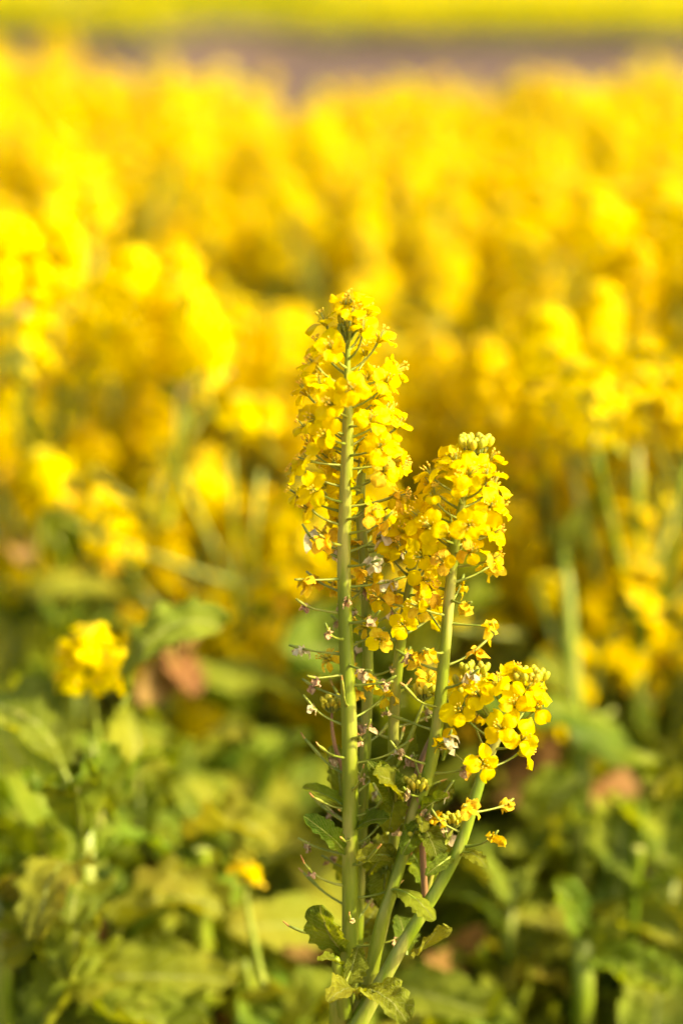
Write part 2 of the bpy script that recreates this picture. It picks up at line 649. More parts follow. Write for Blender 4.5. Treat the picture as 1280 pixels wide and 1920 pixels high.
        for k in range(n):
            a = k * 2.39996
            q = 0.45 + 0.55 * k / max(1, n)
            rad = Vector((math.cos(a), math.sin(a), 0))
            self.make('bud', p + rad * 0.0006, rad, rmax * (0.7 + q * 0.6), R(82 - 38 * q), scale, 0)


N_PETALS = 0


# ------------------------------------------------------------------ leaves
def leaf_rows(rng, L, W, bend=0.8, fold=0.35, crinkle=0.1, nu=16, nv=8, shape=0.45, twist=0.0, curl=0.0, teeth=0.1, lift=0.0, pucker=0.0):
    """blade along +X from the origin, width along Y, upper side +Z"""
    off = Vector((rng.uniform(0, 50), rng.uniform(0, 50), rng.uniform(0, 50)))
    x = z = 0.0
    prof = []
    st = nu * 2
    for i in range(st + 1):
        u = i / st
        th = lift - bend * u
        prof.append((x, z, th))
        x += math.cos(th) * L / st
        z += math.sin(th) * L / st
    rows = []
    for i in range(nu + 1):
        u = i / nu
        px, pz, th = prof[2 * i]
        if u < shape:
            hw = W / 2 * (0.16 + 0.84 * math.sin(math.pi / 2 * (u / shape)) ** 1.2)
        else:
            hw = W / 2 * math.sqrt(max(0.012, 1 - ((u - shape) / (1.015 - shape)) ** 2))
        nrm = Vector((-math.sin(th), 0, math.cos(th)))
        row = []
        for j in range(nv + 1):
            v = 2 * j / nv - 1
            s = abs(v)
            wj = hw * (1 + teeth * noise.noise(Vector((u * 16, v * 0.6, 0)) + off) * s * s)
            a = fold * s + curl * s * s
            y = math.copysign(wj * s * math.cos(a * 0.8), v) if v else 0.0
            up = wj * s * math.sin(a * 0.8)
            up += crinkle * W * (noise.noise(Vector((u * 4.2 * L / W * .7, v * 2.3, 1)) + off) * 0.55 * (0.3 + s)
                                 + noise.noise(Vector((u * 11, v * 5, 5)) + off) * 0.30
                                 + noise.noise(Vector((u * 9, v * 0.8, 9)) + off) * 0.75 * s * s)
            if pucker:
                up += pucker * W * abs(math.cos((u - 0.3 * s) * 22.0)) ** 0.7 * min(1, 3 * s) * (0.6 + noise.noise(Vector((u * 7, v * 4, 3)) + off))
            ta = twist * u
            y2, up2 = y * math.cos(ta) - up * math.sin(ta), y * math.sin(ta) + up * math.cos(ta)
            row.append(Vector((px, y2, pz)) + nrm * up2 + Vector((nrm.x, 0, nrm.z)) * 0)
        rows.append(row)
    return rows, [Vector((p[0], 0, p[1])) for p in prof[::2]]


def leaf_mesh(rng, L, W, mat, petiole=0.0, rib=0.0022, nu=16, nv=8, **kw):
    mb = MB()
    rows, mid = leaf_rows(rng, L, W, nu=nu, nv=nv, **kw)
    mb.grid(rows, 0, True)
    k = max(2, len(mid) * 3 // 4)
    pts = [Vector((-petiole, 0, -0.002))] * (1 if petiole else 0) + [p + Vector((0, 0, -rib * 0.4)) for p in mid[:k]]
    mb.tube(pts, [rib * (1 - 0.75 * i / len(pts)) for i in range(len(pts))], 5, 1)
    return mb.mesh("leaf", [mat, M_STEM])


def leaf_frame(o, d, nrm):
    d = d.normalized()
    z = (nrm - d * nrm.dot(d))
    if z.length < 1e-5:
        z = d.orthogonal()
    z.normalize()
    y = z.cross(d)
    m = Matrix((d, y, z)).transposed().to_4x4()
    m.translation = o
    return m


# ------------------------------------------------------------------ the setting
def sheet(name, x0, x1, y0, y1, z, nx, ny, mat, amp=0.0, edge=0.0):
    mb = MB()
    rows = []
    for i in range(ny + 1):
        t = i / ny
        row = []
        for j in range(nx + 1):
            x, y = x0 + (x1 - x0) * j / nx, y0 + (y1 - y0) * t
            zz = z + amp * noise.noise(Vector((x * 3, y * 3, 0)))
            if edge and i in (0, ny):
                y += edge * noise.noise(Vector((x * 0.9, y, 3)))
            row.append(Vector((x, y, zz)))
        rows.append(row)
    mb.grid(rows, 0)
    o = link(name, mb.mesh(name, [mat]))
    o["kind"] = "structure"
    return o


sheet("ground", -400, 400, -30, 800, 0.0, 40, 40, M_SOIL)
sheet("field_soil", -5, 5, -0.5, 5.4, 0.012, 90, 60, M_SOIL, 0.008)
sheet("path", -60, 60, 5.5, 12.1, 0.008, 120, 8, M_PATH, 0.0, 0.25)

# ------------------------------------------------------------------ the sharp plant
base = at(655, 1990, DIST + lean(1990))
base.z = 0.02
main = root("rapeseed_plant", base, "tall sharp rapeseed plant with several flower stalks in front of the blurred field", "plant")


def px_r(w, p):
    """radius of something w photo pixels wide at p"""
    return 0.5 * w * (p - cam.location).dot(fwd) / FPX


def stalk(name, px, seed, mat=M_STEM, seg=14, ribs=0.055, to_ground=False, sub=5):
    """px: (x, y, dY, width in photo pixels) from the bottom up"""
    pts = [at(x, y, DIST + lean(y) + dy) for x, y, dy, w in px]
    rad = [px_r(w, p) for (x, y, dy, w), p in zip(px, pts)]
    if to_ground:
        pts.insert(0, Vector((base.x, base.y, 0.0)))
        rad.insert(0, rad[0] * 1.15)
    # smooth the line
    P, Rr = [], []
    n = len(pts)
    for i in range(n - 1):
        p0, p1, p2, p3 = pts[max(0, i - 1)], pts[i], pts[i + 1], pts[min(n - 1, i + 2)]
        for k in range(sub):
            t = k / sub
            P.append(0.5 * (2 * p1 + (p2 - p0) * t + (2 * p0 - 5 * p1 + 4 * p2 - p3) * t * t + (3 * p1 - p0 - 3 * p2 + p3) * t ** 3))
            Rr.append(rad[i] * (1 - t) + rad[i + 1] * t)
    P.append(pts[-1])
    Rr.append(rad[-1])
    mb = MB()
    mb.tube([p - base for p in P], Rr, seg, 0, ribs=ribs)
    link(name, mb.mesh(name, [mat]), main)
    return Raceme(main, base, P, Rr, seed)


s1 = stalk("stem", [(640, 1960, 0, 46), (648, 1860, 0, 34), (655, 1760, 0, 31), (656, 1640, 0, 31), (656, 1500, 0, 30), (653, 1330, 0, 29),
                    (647, 1180, 0, 26), (644, 1060, 0, 25), (646, 960, 0, 24), (650, 860, 0, 23), (652, 770, 0, 20), (651, 700, 0, 13), (652, 634, 0, 7)],
           11, to_ground=True)
s2 = stalk("stem", [(658, 1930, 0.012, 30), (668, 1800, 0.02, 24), (672, 1690, 0.02, 22), (680, 1500, 0.02, 22), (688, 1330, 0.02, 20), (689, 1200, 0.02, 20), (683, 1060, 0.02, 20),
                    (676, 960, 0.022, 18), (678, 880, 0.025, 16), (688, 800, 0.028, 12), (698, 740, 0.03, 6)], 12)
s3 = stalk("stem", [(665, 1925, 0.01, 24), (700, 1800, 0.018, 24), (728, 1680, 0.02, 22), (739, 1600, 0.02, 21), (738, 1470, 0.018, 20), (738, 1350, 0.015, 20), (746, 1250, 0.012, 20),
                    (759, 1150, 0.01, 18), (773, 1070, 0.01, 14), (783, 1000, 0.01, 8)], 13)
s4 = stalk("stem", [(662, 1930, -0.004, 40), (690, 1850, -0.006, 27), (713, 1740, -0.008, 25), (735, 1670, -0.006, 23), (757, 1595, -0.004, 23), (778, 1517, -0.004, 24), (803, 1450, -0.004, 24), (820, 1360, -0.004, 24),
                    (832, 1240, -0.004, 22), (842, 1120, -0.004, 21), (854, 1010, -0.004, 18), (871, 922, -0.004, 12), (889, 862, -0.004, 7)], 14)
s5 = stalk("stem", [(668, 1925, -0.014, 36), (712, 1848, -0.016, 28), (750, 1780, -0.018, 25), (790, 1715, -0.018, 24), (832, 1645, -0.016, 23), (864, 1580, -0.015, 23), (886, 1510, -0.014, 22),
                    (908, 1440, -0.012, 20), (933, 1385, -0.012, 15), (964, 1326, -0.012, 9), (992, 1298, -0.012, 6)], 15)
s6 = stalk("side_branch", [(798, 1700, -0.006, 13), (794, 1640, -0.006, 12), (790, 1560, -0.006, 11), (785, 1515, -0.006, 9), (781, 1490, -0.006, 6)], 16, M_STEMR, 8)
s7 = stalk("side_branch", [(762, 1570, 0.008, 17), (778, 1470, 0.008, 15), (803, 1398, 0.010, 13), (840, 1335, 0.012, 10), (872, 1300, 0.012, 8), (890, 1280, 0.012, 6)], 17, M_STEMR, 8)
s8 = stalk("side_branch", [(800, 1680, 0.0, 10), (812, 1630, 0.0, 9), (832, 1580, 0.0, 7), (848, 1552, 0.0, 5)], 18, M_STEM, 6)
s9 = stalk("side_branch", [(650, 1520, 0.014, 11), (644, 1450, 0.016, 10), (628, 1400, 0.016, 8), (622, 1360, 0.016, 6), (622, 1335, 0.016, 4)], 19, M_STEMR, 6)
s10 = stalk("side_branch", [(742, 1440, 0.006, 10), (765, 1390, 0.006, 9), (785, 1340, 0.006, 7), (795, 1312, 0.006, 5)], 20, M_STEM, 6)
s11 = stalk("cut_side_shoot", [(648, 1905, -0.012, 30), (638, 1840, -0.016, 26), (633, 1815, -0.018, 22), (629, 1795, -0.019, 13)], 21, M_STEM, 9)

FL, WI, OR, WH, DR, PO = 'flower', 'wilting', 'orange', 'white', 'dry', 'pod'
s1.apex(4, 0.0085, 1.0, 0.005, 0)
s1.run([(0.001, 0.050, 0.0018, [(FL, 1)]), (0.050, 0.075, 0.0021, [(FL, 6), (WI, 1)]), (0.075, 0.092, 0.0030, [(FL, 1.6), (WI, 2), (WH, .6)]),
        (0.090, 0.125, 0.0034, [(WI, 1), (WH, 1.6), (OR, 1)]), (0.125, 0.165, 0.0042, [(WH, .8), (DR, 2), (OR, .4)]),
        (0.165, 0.205, 0.0050, [(DR, 2), (PO, 1), (WI, .15)]), (0.205, 0.31, 0.0050, [(PO, 4), (DR, 2)])], plen=0.0195, tipf=0.85)
s2.apex(4, 0.009)
s2.run([(0.006, 0.060, 0.0023, [(FL, 1)]), (0.060, 0.080, 0.0032, [(FL, 2), (WI, 2)]), (0.075, 0.110, 0.0044, [(WI, 1.3), (WH, 1.2), (OR, 1)]),
        (0.110, 0.155, 0.0052, [(WI, .6), (DR, 2), (OR, 1)]), (0.155, 0.24, 0.0070, [(DR, 2), (PO, 2.5)])], plen=0.0165, skip_back=0.2)
s3.apex(4, 0.008)
s3.run([(0.004, 0.030, 0.0026, [(FL, 1)]), (0.030, 0.055, 0.0036, [(FL, 1), (WI, 2)]), (0.055, 0.085, 0.0060, [(WI, 1), (OR, 1), (DR, 1)]),
        (0.085, 0.17, 0.0070, [(DR, 2), (PO, 1.5)])], plen=0.0150)
s4.apex(17, 0.0095, 1.0, 0.006)
s4.run([(0.010, 0.042, 0.0015, [(FL, 1)]), (0.042, 0.058, 0.0023, [(FL, 3), (WI, 1)]), (0.056, 0.076, 0.0042, [(WI, 3), (OR, 1)]),
        (0.076, 0.105, 0.0060, [(WI, 1), (OR, 2)]), (0.105, 0.175, 0.0058, [(DR, 3), (WH, .7), (PO, 1.6)])], plen=0.0185)
s5.apex(15, 0.009, 1.0, 0.005)
s5.run([(0.006, 0.026, 0.0017, [(FL, 1)]), (0.026, 0.050, 0.0034, [(FL, 1)]), (0.050, 0.085, 0.0085, [(OR, 2), (WI, 1), (WH, .5)])], plen=0.0185, scale=1.08)
s6.apex(12, 0.006, 0.9)
s6.run([(0.012, 0.03, 0.006, [(DR, 1), ('bud', 1)])], plen=0.010)
s7.apex(10, 0.007, 0.95)
s7.run([(0.006, 0.016, 0.0032, [(FL, 1), ('bud', 1)]), (0.016, 0.035, 0.006, [(DR, 1)])], plen=0.011)
s8.apex(6, 0.005, 0.8)
s8.run([(0.006, 0.014, 0.004, [(DR, 1), (WH, 1)])], plen=0.010)
s9.apex(7, 0.006, 0.8)
s10.apex(9, 0.006, 0.85)


def main_leaf(b, t, w, dt=0.0, nrm=(0, -0.7, 0.7), mat=M_LEAF, db=0.0, seed=0, **kw):
    """b, t: base and tip in photo pixels; w: width in photo pixels; dt, db: tip and base nearer (-) or farther (+)"""
    rng = random.Random(seed * 7 + 1)
    B, T = at(b[0], b[1], DIST + lean(b[1]) + db), at(t[0], t[1], DIST + lean(t[1]) + dt)
    L = (T - B).length * 1.06
    kw.setdefault('bend', 0.5)
    kw['crinkle'] = kw.get('crinkle', 0.1) * 1.6
    kw['pucker'] = 0.035
    kw['teeth'] = 0.35
    w *= 1.3
    bend = kw['bend']
    me = leaf_mesh(rng, L, 2 * px_r(w, B), mat, rib=0.0011, nu=36, nv=12, lift=bend * 0.5, **kw)
    return link("leaf", me, main, leaf_frame(B - base, T - B, Vector(nrm)))


main_leaf((646, 1512), (570, 1478), 26, 0.005, (0.1, -0.4, 0.9), seed=1, fold=0.5, crinkle=0.08, bend=0.7)
main_leaf((648, 1600), (572, 1533), 34, -0.02, (0.4, -0.8, 0.5), seed=2, fold=0.4, crinkle=0.12, bend=0.6)
main_leaf((648, 1785), (600, 1698), 64, -0.014, (-0.5, -0.8, 0.3), seed=3, fold=0.4, crinkle=0.10, shape=0.6, bend=0.9)
main_leaf((668, 1760), (706, 1705), 58, 0.03, (-0.5, -0.8, 0.2), seed=4, db=0.02, fold=0.3, shape=0.55)
main_leaf((666, 1556), (728, 1536), 36, -0.012, (-0.1, -0.5, 0.9), seed=5, fold=0.4, crinkle=0.12, bend=0.9)
main_leaf((736, 1510), (690, 1430), 48, -0.02, (0.4, -0.8, 0.4), seed=6, fold=0.5, crinkle=0.16, bend=0.8)
main_leaf((740, 1480), (728, 1556), 44, 0.0, (0.2, -0.9, 0.4), seed=7, fold=0.4, crinkle=0.14)
main_leaf((735, 1608), (668, 1612), 34, -0.016, (0.1, -0.6, 0.8), seed=8, fold=0.5, crinkle=0.12, bend=1.0)
main_leaf((725, 1622), (722, 1696), 46, 0.0, (-0.5, -0.9, 0.2), seed=9, fold=0.4, crinkle=0.1, bend=0.6)
main_leaf((735, 1668), (814, 1728), 36, -0.030, (0.1, -0.3, 1.0), seed=10, db=-0.012, fold=-0.35, crinkle=0.07, bend=1.3)
main_leaf((772, 1790), (820, 1738), 58, -0.030, (0.5, -0.8, 0.3), seed=11, db=-0.005, mat=M_LEAFY, fold=0.25, crinkle=0.1, shape=0.6, bend=0.3)
main_leaf((762, 1790), (748, 1722), 44, 0.012, (0.5, -0.8, 0.3), seed=12, fold=0.4, crinkle=0.1, shape=0.55)
main_leaf((862, 1602), (914, 1630), 28, -0.030, (0.1, -0.3, 1.0), seed=13, db=-0.014, fold=-0.3, crinkle=0.10, bend=1.6)
main_leaf((852, 1602), (800, 1640), 26, -0.03, (0.2, -0.6, 0.8), seed=14, db=-0.014, fold=0.5, crinkle=0.2, bend=0.6)
main_leaf((672, 1872), (614, 1880), 44, -0.045, (0.0, -0.5, 0.9), seed=15, db=-0.01, fold=0.5, crinkle=0.16, bend=1.2)
main_leaf((676, 1862), (762, 1918), 64, -0.05, (0.2, -0.5, 0.9), seed=16, db=-0.015, mat=M_LEAFY, fold=0.35, crinkle=0.16, bend=1.2)
main_leaf((638, 1820), (594, 1802), 22, -0.03, (-0.1, -0.4, 0.9), seed=17, db=-0.016, fold=0.6, crinkle=0.15, bend=1.4)
main_leaf((644, 1850), (668, 1780), 40, -0.012, (0.5, -0.8, 0.1), seed=18, db=-0.02, fold=0.5, crinkle=0.16, bend=0.5)
main_leaf((668, 1840), (684, 1770), 34, 0.01, (0.7, -0.7, 0.1), seed=19, db=0.005, mat=M_LEAFY, fold=0.4, crinkle=0.16)
main_leaf((740, 1440), (770, 1375), 34, 0.012, (0.4, -0.8, 0.3), seed=20, db=0.005, fold=0.4, crinkle=0.14)
main_leaf((830, 1425), (838, 1352), 20, 0.012, (0.5, -0.8, 0.2), seed=21, db=0.01, mat=M_LEAFY, fold=0.2)
main_leaf((640, 1500), (626, 1402), 36, 0.03, (0.3, -0.9, 0.2), seed=22, db=0.02, fold=0.3, crinkle=0.1)
main_leaf((782, 1530), (838, 1495), 26, -0.02, (0.1, -0.5, 0.8), seed=23, db=-0.004, fold=0.5, crinkle=0.2, bend=0.8)
main_leaf((786, 1540), (755, 1600), 34, -0.02, (0.1, -0.8, 0.5), seed=24, db=-0.004, fold=0.5, crinkle=0.2)
main_leaf((790, 1545), (820, 1610), 40, -0.02, (0.3, -0.8, 0.5), seed=25, db=-0.004, fold=0.4, crinkle=0.2)
main_leaf((786, 1530), (790, 1560), 22, -0.025, (0.4, -0.8, 0.5), seed=26, db=-0.01, mat=M_LEAFY, fold=0.4, crinkle=0.1)
main_leaf((742, 1560), (772, 1500), 34, 0.02, (0.4, -0.8, 0.3), seed=27, db=0.01, fold=0.4, crinkle=0.18)
main_leaf((735, 1630), (715, 1570), 38, 0.03, (0.1, -0.8, 0.5), seed=28, db=0.012, fold=0.4, crinkle=0.2)

main_leaf((742, 1500), (700, 1452), 52, -0.03, (0.2, -0.6, 0.8), seed=31, db=-0.004, fold=0.3, crinkle=0.16, bend=0.9)
main_leaf((748, 1520), (800, 1470), 46, 0.02, (0.4, -0.8, 0.4), seed=32, db=0.012, fold=0.3, crinkle=0.18, bend=0.7)
main_leaf((690, 1640), (738, 1588), 44, 0.0, (0.2, -0.7, 0.7), seed=33, db=0.01, fold=0.3, crinkle=0.18, bend=0.9)
main_leaf((770, 1600), (800, 1660), 44, 0.0, (0.4, -0.8, 0.4), seed=34, db=0.01, fold=0.3, crinkle=0.18, bend=0.9)
main_leaf((800, 1500), (850, 1480), 34, 0.01, (0.3, -0.6, 0.8), seed=35, db=0.012, mat=M_LEAFY, fold=0.3, crinkle=0.18, bend=0.9)
main_leaf((676, 1590), (640, 1650), 34, 0.03, (-0.2, -0.8, 0.5), seed=36, db=0.02, fold=0.3, crinkle=0.16, bend=0.9)

# ------------------------------------------------------------------ plants of the field
UP = Vector((0, 0, 1))


def head_mesh(seed, length, n, plen=0.014, wilt=0.25, stem_len=0.03, lo=True, buds=14):
    """a flower head: top of the stalk at (0,0,0), everything below it"""
    rng = random.Random(seed)
    mb = MB()
    rowsrc = PETAL_ROWS_LO if lo else PETAL_ROWS_HD
    bend = Vector((rng.uniform(-.012, .012), rng.uniform(-.012, .012), 0))
    ctr = lambda d: bend * ((d / length) ** 2) - UP * d
    m = 6
    tot = length + stem_len
    mb.tube([ctr(tot * (1 - i / m)) for i in range(m + 1)], [0.0028 - 0.0019 * i / m for i in range(m + 1)], 5, 0)
    for k in range(buds):
        a, q = k * 2.4, math.sqrt((k + .5) / buds)
        d = Vector((math.cos(a), math.sin(a), 0)) * q * 0.008
        e = d + UP * (0.009 - 0.006 * q)
        mb.tube([d * 0.2, e], [0.0005, 0.0004], 3, 0, cap=False)
        mb.blob(e, e + UP * 0.005 + d * 0.2, 0.0015, 8, 5, 3)
    ang = rng.uniform(0, 6)
    for i in range(n):
        t = (i + .5) / n
        dist = 0.004 + (length - 0.004) * t ** 1.15
        ang += 2.39996 + rng.uniform(-.3, .3)
        rad = Vector((math.cos(ang), math.sin(ang), 0))
        rise = dome(dist) + R(rng.uniform(-12, 12))
        L = plen * (0.55 + 0.45 * smooth01(0, 0.03, dist)) * rng.uniform(.8, 1.15)
        P = [ctr(dist) + p for p in pedicel_pts(rad, None, L, rise, 2)]
        mb.tube(P, [0.0007, 0.0006, 0.0006], 3, 0, cap=False)
        ax = ((P[-1] - P[-2]).normalized() * .9 + Vector((rng.uniform(-.4, .4), rng.uniform(-.4, .4), rng.uniform(-.2, .5)))).normalized()
        F = frame(P[-1], ax, Vector((rng.uniform(-1, 1), rng.uniform(-1, 1), .3)))
        w = t > 1 - wilt and rng.random() < .75
        if w and rng.random() < .5:
            shrivel(mb, P[-1], ax, rng, rng.choice((4, 4, 5, 6)), 3, 0.005)
            continue
        for k in range(4):
            Mx = F @ Matrix.Rotation(math.pi / 2 * k, 4, 'Z') @ Matrix.Rotation(R(rng.uniform(-18, 18)), 4, 'Y') @ Matrix.Scale(rng.uniform(.95, 1.2), 4)
            add_rows(mb, rng.choice(rowsrc), Mx, 4 if w else 3)
        mb.blob(P[-1] + ax * .002, P[-1] + ax * .008, .0012, 2, 4, 3)
    return mb.mesh("flower_head", HEAD_MATS)


HEADS = [head_mesh(40 + i, L, n, pl, w) for i, (L, n, pl, w) in enumerate(
    [(0.045, 20, .018, .0), (0.065, 25, .021, .1), (0.030, 17, .016, .0), (0.040, 19, .020, .05), (0.080, 30, .019, .12), (0.024, 14, .015, .0), (0.055, 22, .022, .05), (0.070, 18, .020, .1)])]
HEAD_ROUND = head_mesh(75, 0.036, 26, .020, .0, lo=False, buds=20)
HEADS_BIG = [head_mesh(70, 0.13, 52, .021, .25, lo=False), head_mesh(71, 0.085, 42, .020, .15, lo=False), head_mesh(72, 0.042, 44, .013, .0, lo=False)]
TINY = head_mesh(73, 0.011, 6, .008, 1.0, buds=6)
rngL = random.Random(8)
LEAVES = []
for i in range(12):
    mt = M_LEAFY if i % 5 in (1, 3) else M_LEAF
    LEAVES.append(leaf_mesh(rngL, 0.13 * rngL.uniform(.8, 1.2), 0.055 * rngL.uniform(.8, 1.2), mt, petiole=0.02, nu=10, nv=6,
                            bend=rngL.uniform(.5, 1.6), fold=rngL.uniform(.1, .6), crinkle=rngL.uniform(.06, .16), lift=rngL.uniform(0, .5), twist=rngL.uniform(-.6, .6)))
BIGL = []
for i in range(16):
    mt = M_LEAFY if i % 3 == 1 else M_LEAF
    BIGL.append(leaf_mesh(rngL, 0.13 * rngL.uniform(.8, 1.25), 0.074 * rngL.uniform(.75, 1.2), mt, petiole=0.03, rib=0.003, nu=40, nv=14, pucker=rngL.uniform(.05, .10),
                          bend=rngL.uniform(.5, 1.7), fold=rngL.uniform(.05, .5), crinkle=rngL.uniform(.10, .22), lift=rngL.uniform(0, .5),
                          twist=rngL.uniform(-.7, .7), shape=rngL.uniform(.4, .6), curl=rngL.uniform(-.5, .4), teeth=.25))
CURLY = []
for i in range(10):
    CURLY.append(leaf_mesh(rngL, 0.085 * rngL.uniform(.8, 1.2), 0.045 * rngL.uniform(.8, 1.3), M_LEAF if i % 3 else M_LEAFY, petiole=0.01, rib=0.002, nu=22, nv=12,
                           bend=rngL.uniform(.8, 2.2), fold=rngL.uniform(.2, .7), crinkle=rngL.uniform(.24, .42), lift=rngL.uniform(.2, .9), twist=rngL.uniform(-.9, .9), teeth=.3))
DRY = []
for i in range(5):
    DRY.append(leaf_mesh(rngL, 0.10 * rngL.uniform(.8, 1.2), 0.05 * rngL.uniform(.8, 1.2), M_LEAFD, petiole=0.02, nu=14, nv=8,
                         bend=rngL.uniform(1, 2.2), fold=rngL.uniform(.3, .9), crinkle=rngL.uniform(.2, .3), lift=.3, twist=rngL.uniform(-1, 1)))


def rot_to(d):
    return d.to_track_quat('Z', 'Y').to_matrix().to_4x4()


def plant_variant(seed, h, nb, nl, heads, r0=0.0052, leaves=None, spread=0.075, tmin=.34):
    """parts of a flowering plant: [(name, mesh, matrix)] with its foot at the origin"""
    rng = random.Random(seed)
    mb = MB()
    parts = []
    lean = Vector((rng.uniform(-.03, .03), rng.uniform(-.03, .03), 0))
    P = [lean * (i / 8) ** 2 + UP * (h * i / 8) + Vector((rng.uniform(-1, 1), rng.uniform(-1, 1), 0)) * .003 * (i % 8 > 0) for i in range(9)]
    mb.tube(P, [r0 * (1 - .55 * i / 8) for i in range(9)], 7, 0)
    parts.append(("flower_head", rng.choice(heads), Matrix.Translation(P[-1] + UP * .06) @ Matrix.Rotation(rng.uniform(0, 6), 4, 'Z')))
    a = rng.uniform(0, 6)
    for b in range(nb):
        a += 2.4 + rng.uniform(-.4, .4)
        t = rng.uniform(tmin, .8)
        s = lean * t * t + UP * h * t
        d = Vector((math.cos(a), math.sin(a), 0))
        e = s + d * rng.uniform(.5, 1.2) * spread + UP * (h * (1 - t) * rng.uniform(.35 if tmin < .5 else .75, 1.12) + .015)
        c = s + d * spread * .5 + UP * (e.z - s.z) * .35
        Q = curve3(s, c, e, 5)
        mb.tube(Q, [r0 * .62 * (1 - .4 * i / 5) for i in range(6)], 5, 0)
        dr = ((Q[-1] - Q[-2]).normalized() + UP * .5 + Vector((rng.uniform(-.5, .5), rng.uniform(-.5, .5), 0))).normalized()
        parts.append(("flower_head", rng.choice(heads), Matrix.Translation(e + dr * .045) @ rot_to(dr) @ Matrix.Rotation(rng.uniform(0, 6), 4, 'Z') @ Matrix.Scale(rng.uniform(.8, 1.05), 4)))
    for k in range(nl):
        a += 2.4
        t = rng.uniform(.08, .72)
        s = lean * t * t + UP * h * t
        d = Vector((math.cos(a), math.sin(a), rng.uniform(.1, .9))).normalized()
        parts.append(("leaf", rng.choice(leaves or LEAVES), leaf_frame(s, d, UP) @ Matrix.Translation((.022, 0, 0)) @ Matrix.Scale(rng.uniform(.6, 1.2) * (1.25 - t * .8), 4)))
    stem = mb.mesh("stem", [M_STEM])
    return [("stem", stem, Matrix())] + parts


VARS = [plant_variant(200 + i, h, nb, nl, HEADS, spread=.105) for i, (h, nb, nl) in enumerate([(.52, 12, 7), (.54, 13, 6), (.50, 11, 8), (.53, 14, 6), (.51, 12, 9), (.55, 11, 7), (.53, 12, 5)])]
VTOP = .643
LOW = [plant_variant(230 + i, h, nb, nl, HEADS) for i, (h, nb, nl) in enumerate([(.26, 7, 6), (.30, 8, 7), (.28, 7, 8), (.24, 9, 6)])]
LTOP = .35


def put(parts, name, loc, rz, sc, label, cat, group=None, tilt=(0, 0)):
    r = root(name, loc, label, cat, group)
    r.rotation_euler = (tilt[0], tilt[1], rz)
    r.scale = sc if isinstance(sc, tuple) else (sc, sc, sc)
    for n, me, mx in parts:
        link(n, me, r, mx)
    return r


rng = random.Random(77)


def edge_top(px):
    """photo height of the top of the yellow mass"""
    K = [(-300, 110), (0, 70), (80, 100), (110, 150), (200, 150), (250, 80), (320, 85), (370, 130), (420, 140), (470, 110), (510, 170), (540, 230), (570, 170),
         (640, 140), (760, 135), (820, 160), (850, 215), (880, 200), (920, 140), (1000, 120), (1180, 105), (1260, 120), (1600, 110)]
    for (x0, y0), (x1, y1) in zip(K, K[1:]):
        if x0 <= px <= x1:
            return y0 + (y1 - y0) * (px - x0) / (x1 - x0)
    return 110


G_BACK = "flowering rapeseed plants massed in the blurred field"
count = 0
placed = []
Y = 1.72
row = 0
while Y < 3.55:
    half = 640 / FPX * Y * 1.03 + .16
    step = .084
    x = -half + rng.uniform(0, step)
    while x < half + .1:
        xx, yy = x + rng.uniform(-.03, .03), Y + rng.uniform(-.045, .045)
        x += step
        px = 640 + xx / yy * FPX * .985
        # gaps in the stand
        if abs(px - 305) < 48 and yy < 2.55:
            continue
        if px < 330 and yy < 1.9:
            continue
        if yy < 2.0 and rng.random() < .1:
            continue
        placed.append((xx, yy, px))
    Y += .094 + .02 * row / 10
    row += 1
for xx, yy, px in placed:
    if yy > 3.0:
        ztop = at(px, edge_top(px) + 25 * rng.uniform(-.4, 1.2), yy).z
    else:
        ztop = rng.uniform(.50, .62) - .10 * max(0, 2.3 - yy)
        if rng.random() < .62 and yy < 2.45:
            ztop = rng.uniform(.27, .449)
        ztop = min(ztop, at(px, edge_top(px) + 70, yy).z)
    v = rng.choice(LOW if ztop < .45 else VARS)
    s = ztop / (LTOP if ztop < .45 else VTOP)
    zone = next(z for lim, z in ((60, "at the left edge"), (200, "above the short bright head"), (340, "behind the rounded left head"), (480, "left of the sharp plant"),
                                 (600, "just left of the tall sharp stalk"), (710, "directly behind the tall sharp stalk"), (820, "between the two sharp stalks"),
                                 (960, "above the budded sharp stalk"), (1130, "above the thick forked stem"), (1240, "towards the right edge"), (9999, "cut by the right edge")) if px < lim)
    dep = "front" if yy < 2.3 else "middle" if yy < 2.95 else "back"
    lab = {"front": "blurred flowering rapeseed plant on the near side, {}", "middle": "blurred yellow rapeseed plant deep in the field, {}",
           "back": "very blurred yellow rapeseed plant at the path edge, {}"}[dep].format(zone)
    side = zone
    put(v, "rapeseed_plant", (xx, yy, .012), rng.uniform(0, 6.3), (s * rng.uniform(.95, 1.1), s * rng.uniform(.95, 1.1), s), lab, "plant",
        f"{G_BACK}, {dep} rows, {side}", (rng.uniform(-.06, .06), rng.uniform(-.06, .06)))

# --- single flowering plants that stand nearer
def near_plant(px_top, py_top, Y, label, seed, heads, nb, nl, r0=.005, spread=.07, rz=0, leaves=None):
    T = at(px_top, py_top, Y)
    h = T.z - .06
    return put(plant_variant(seed, h, nb, nl, heads, r0, leaves, spread, .62), "rapeseed_plant", (T.x, T.y, .012), rz, 1.0, label, "plant")


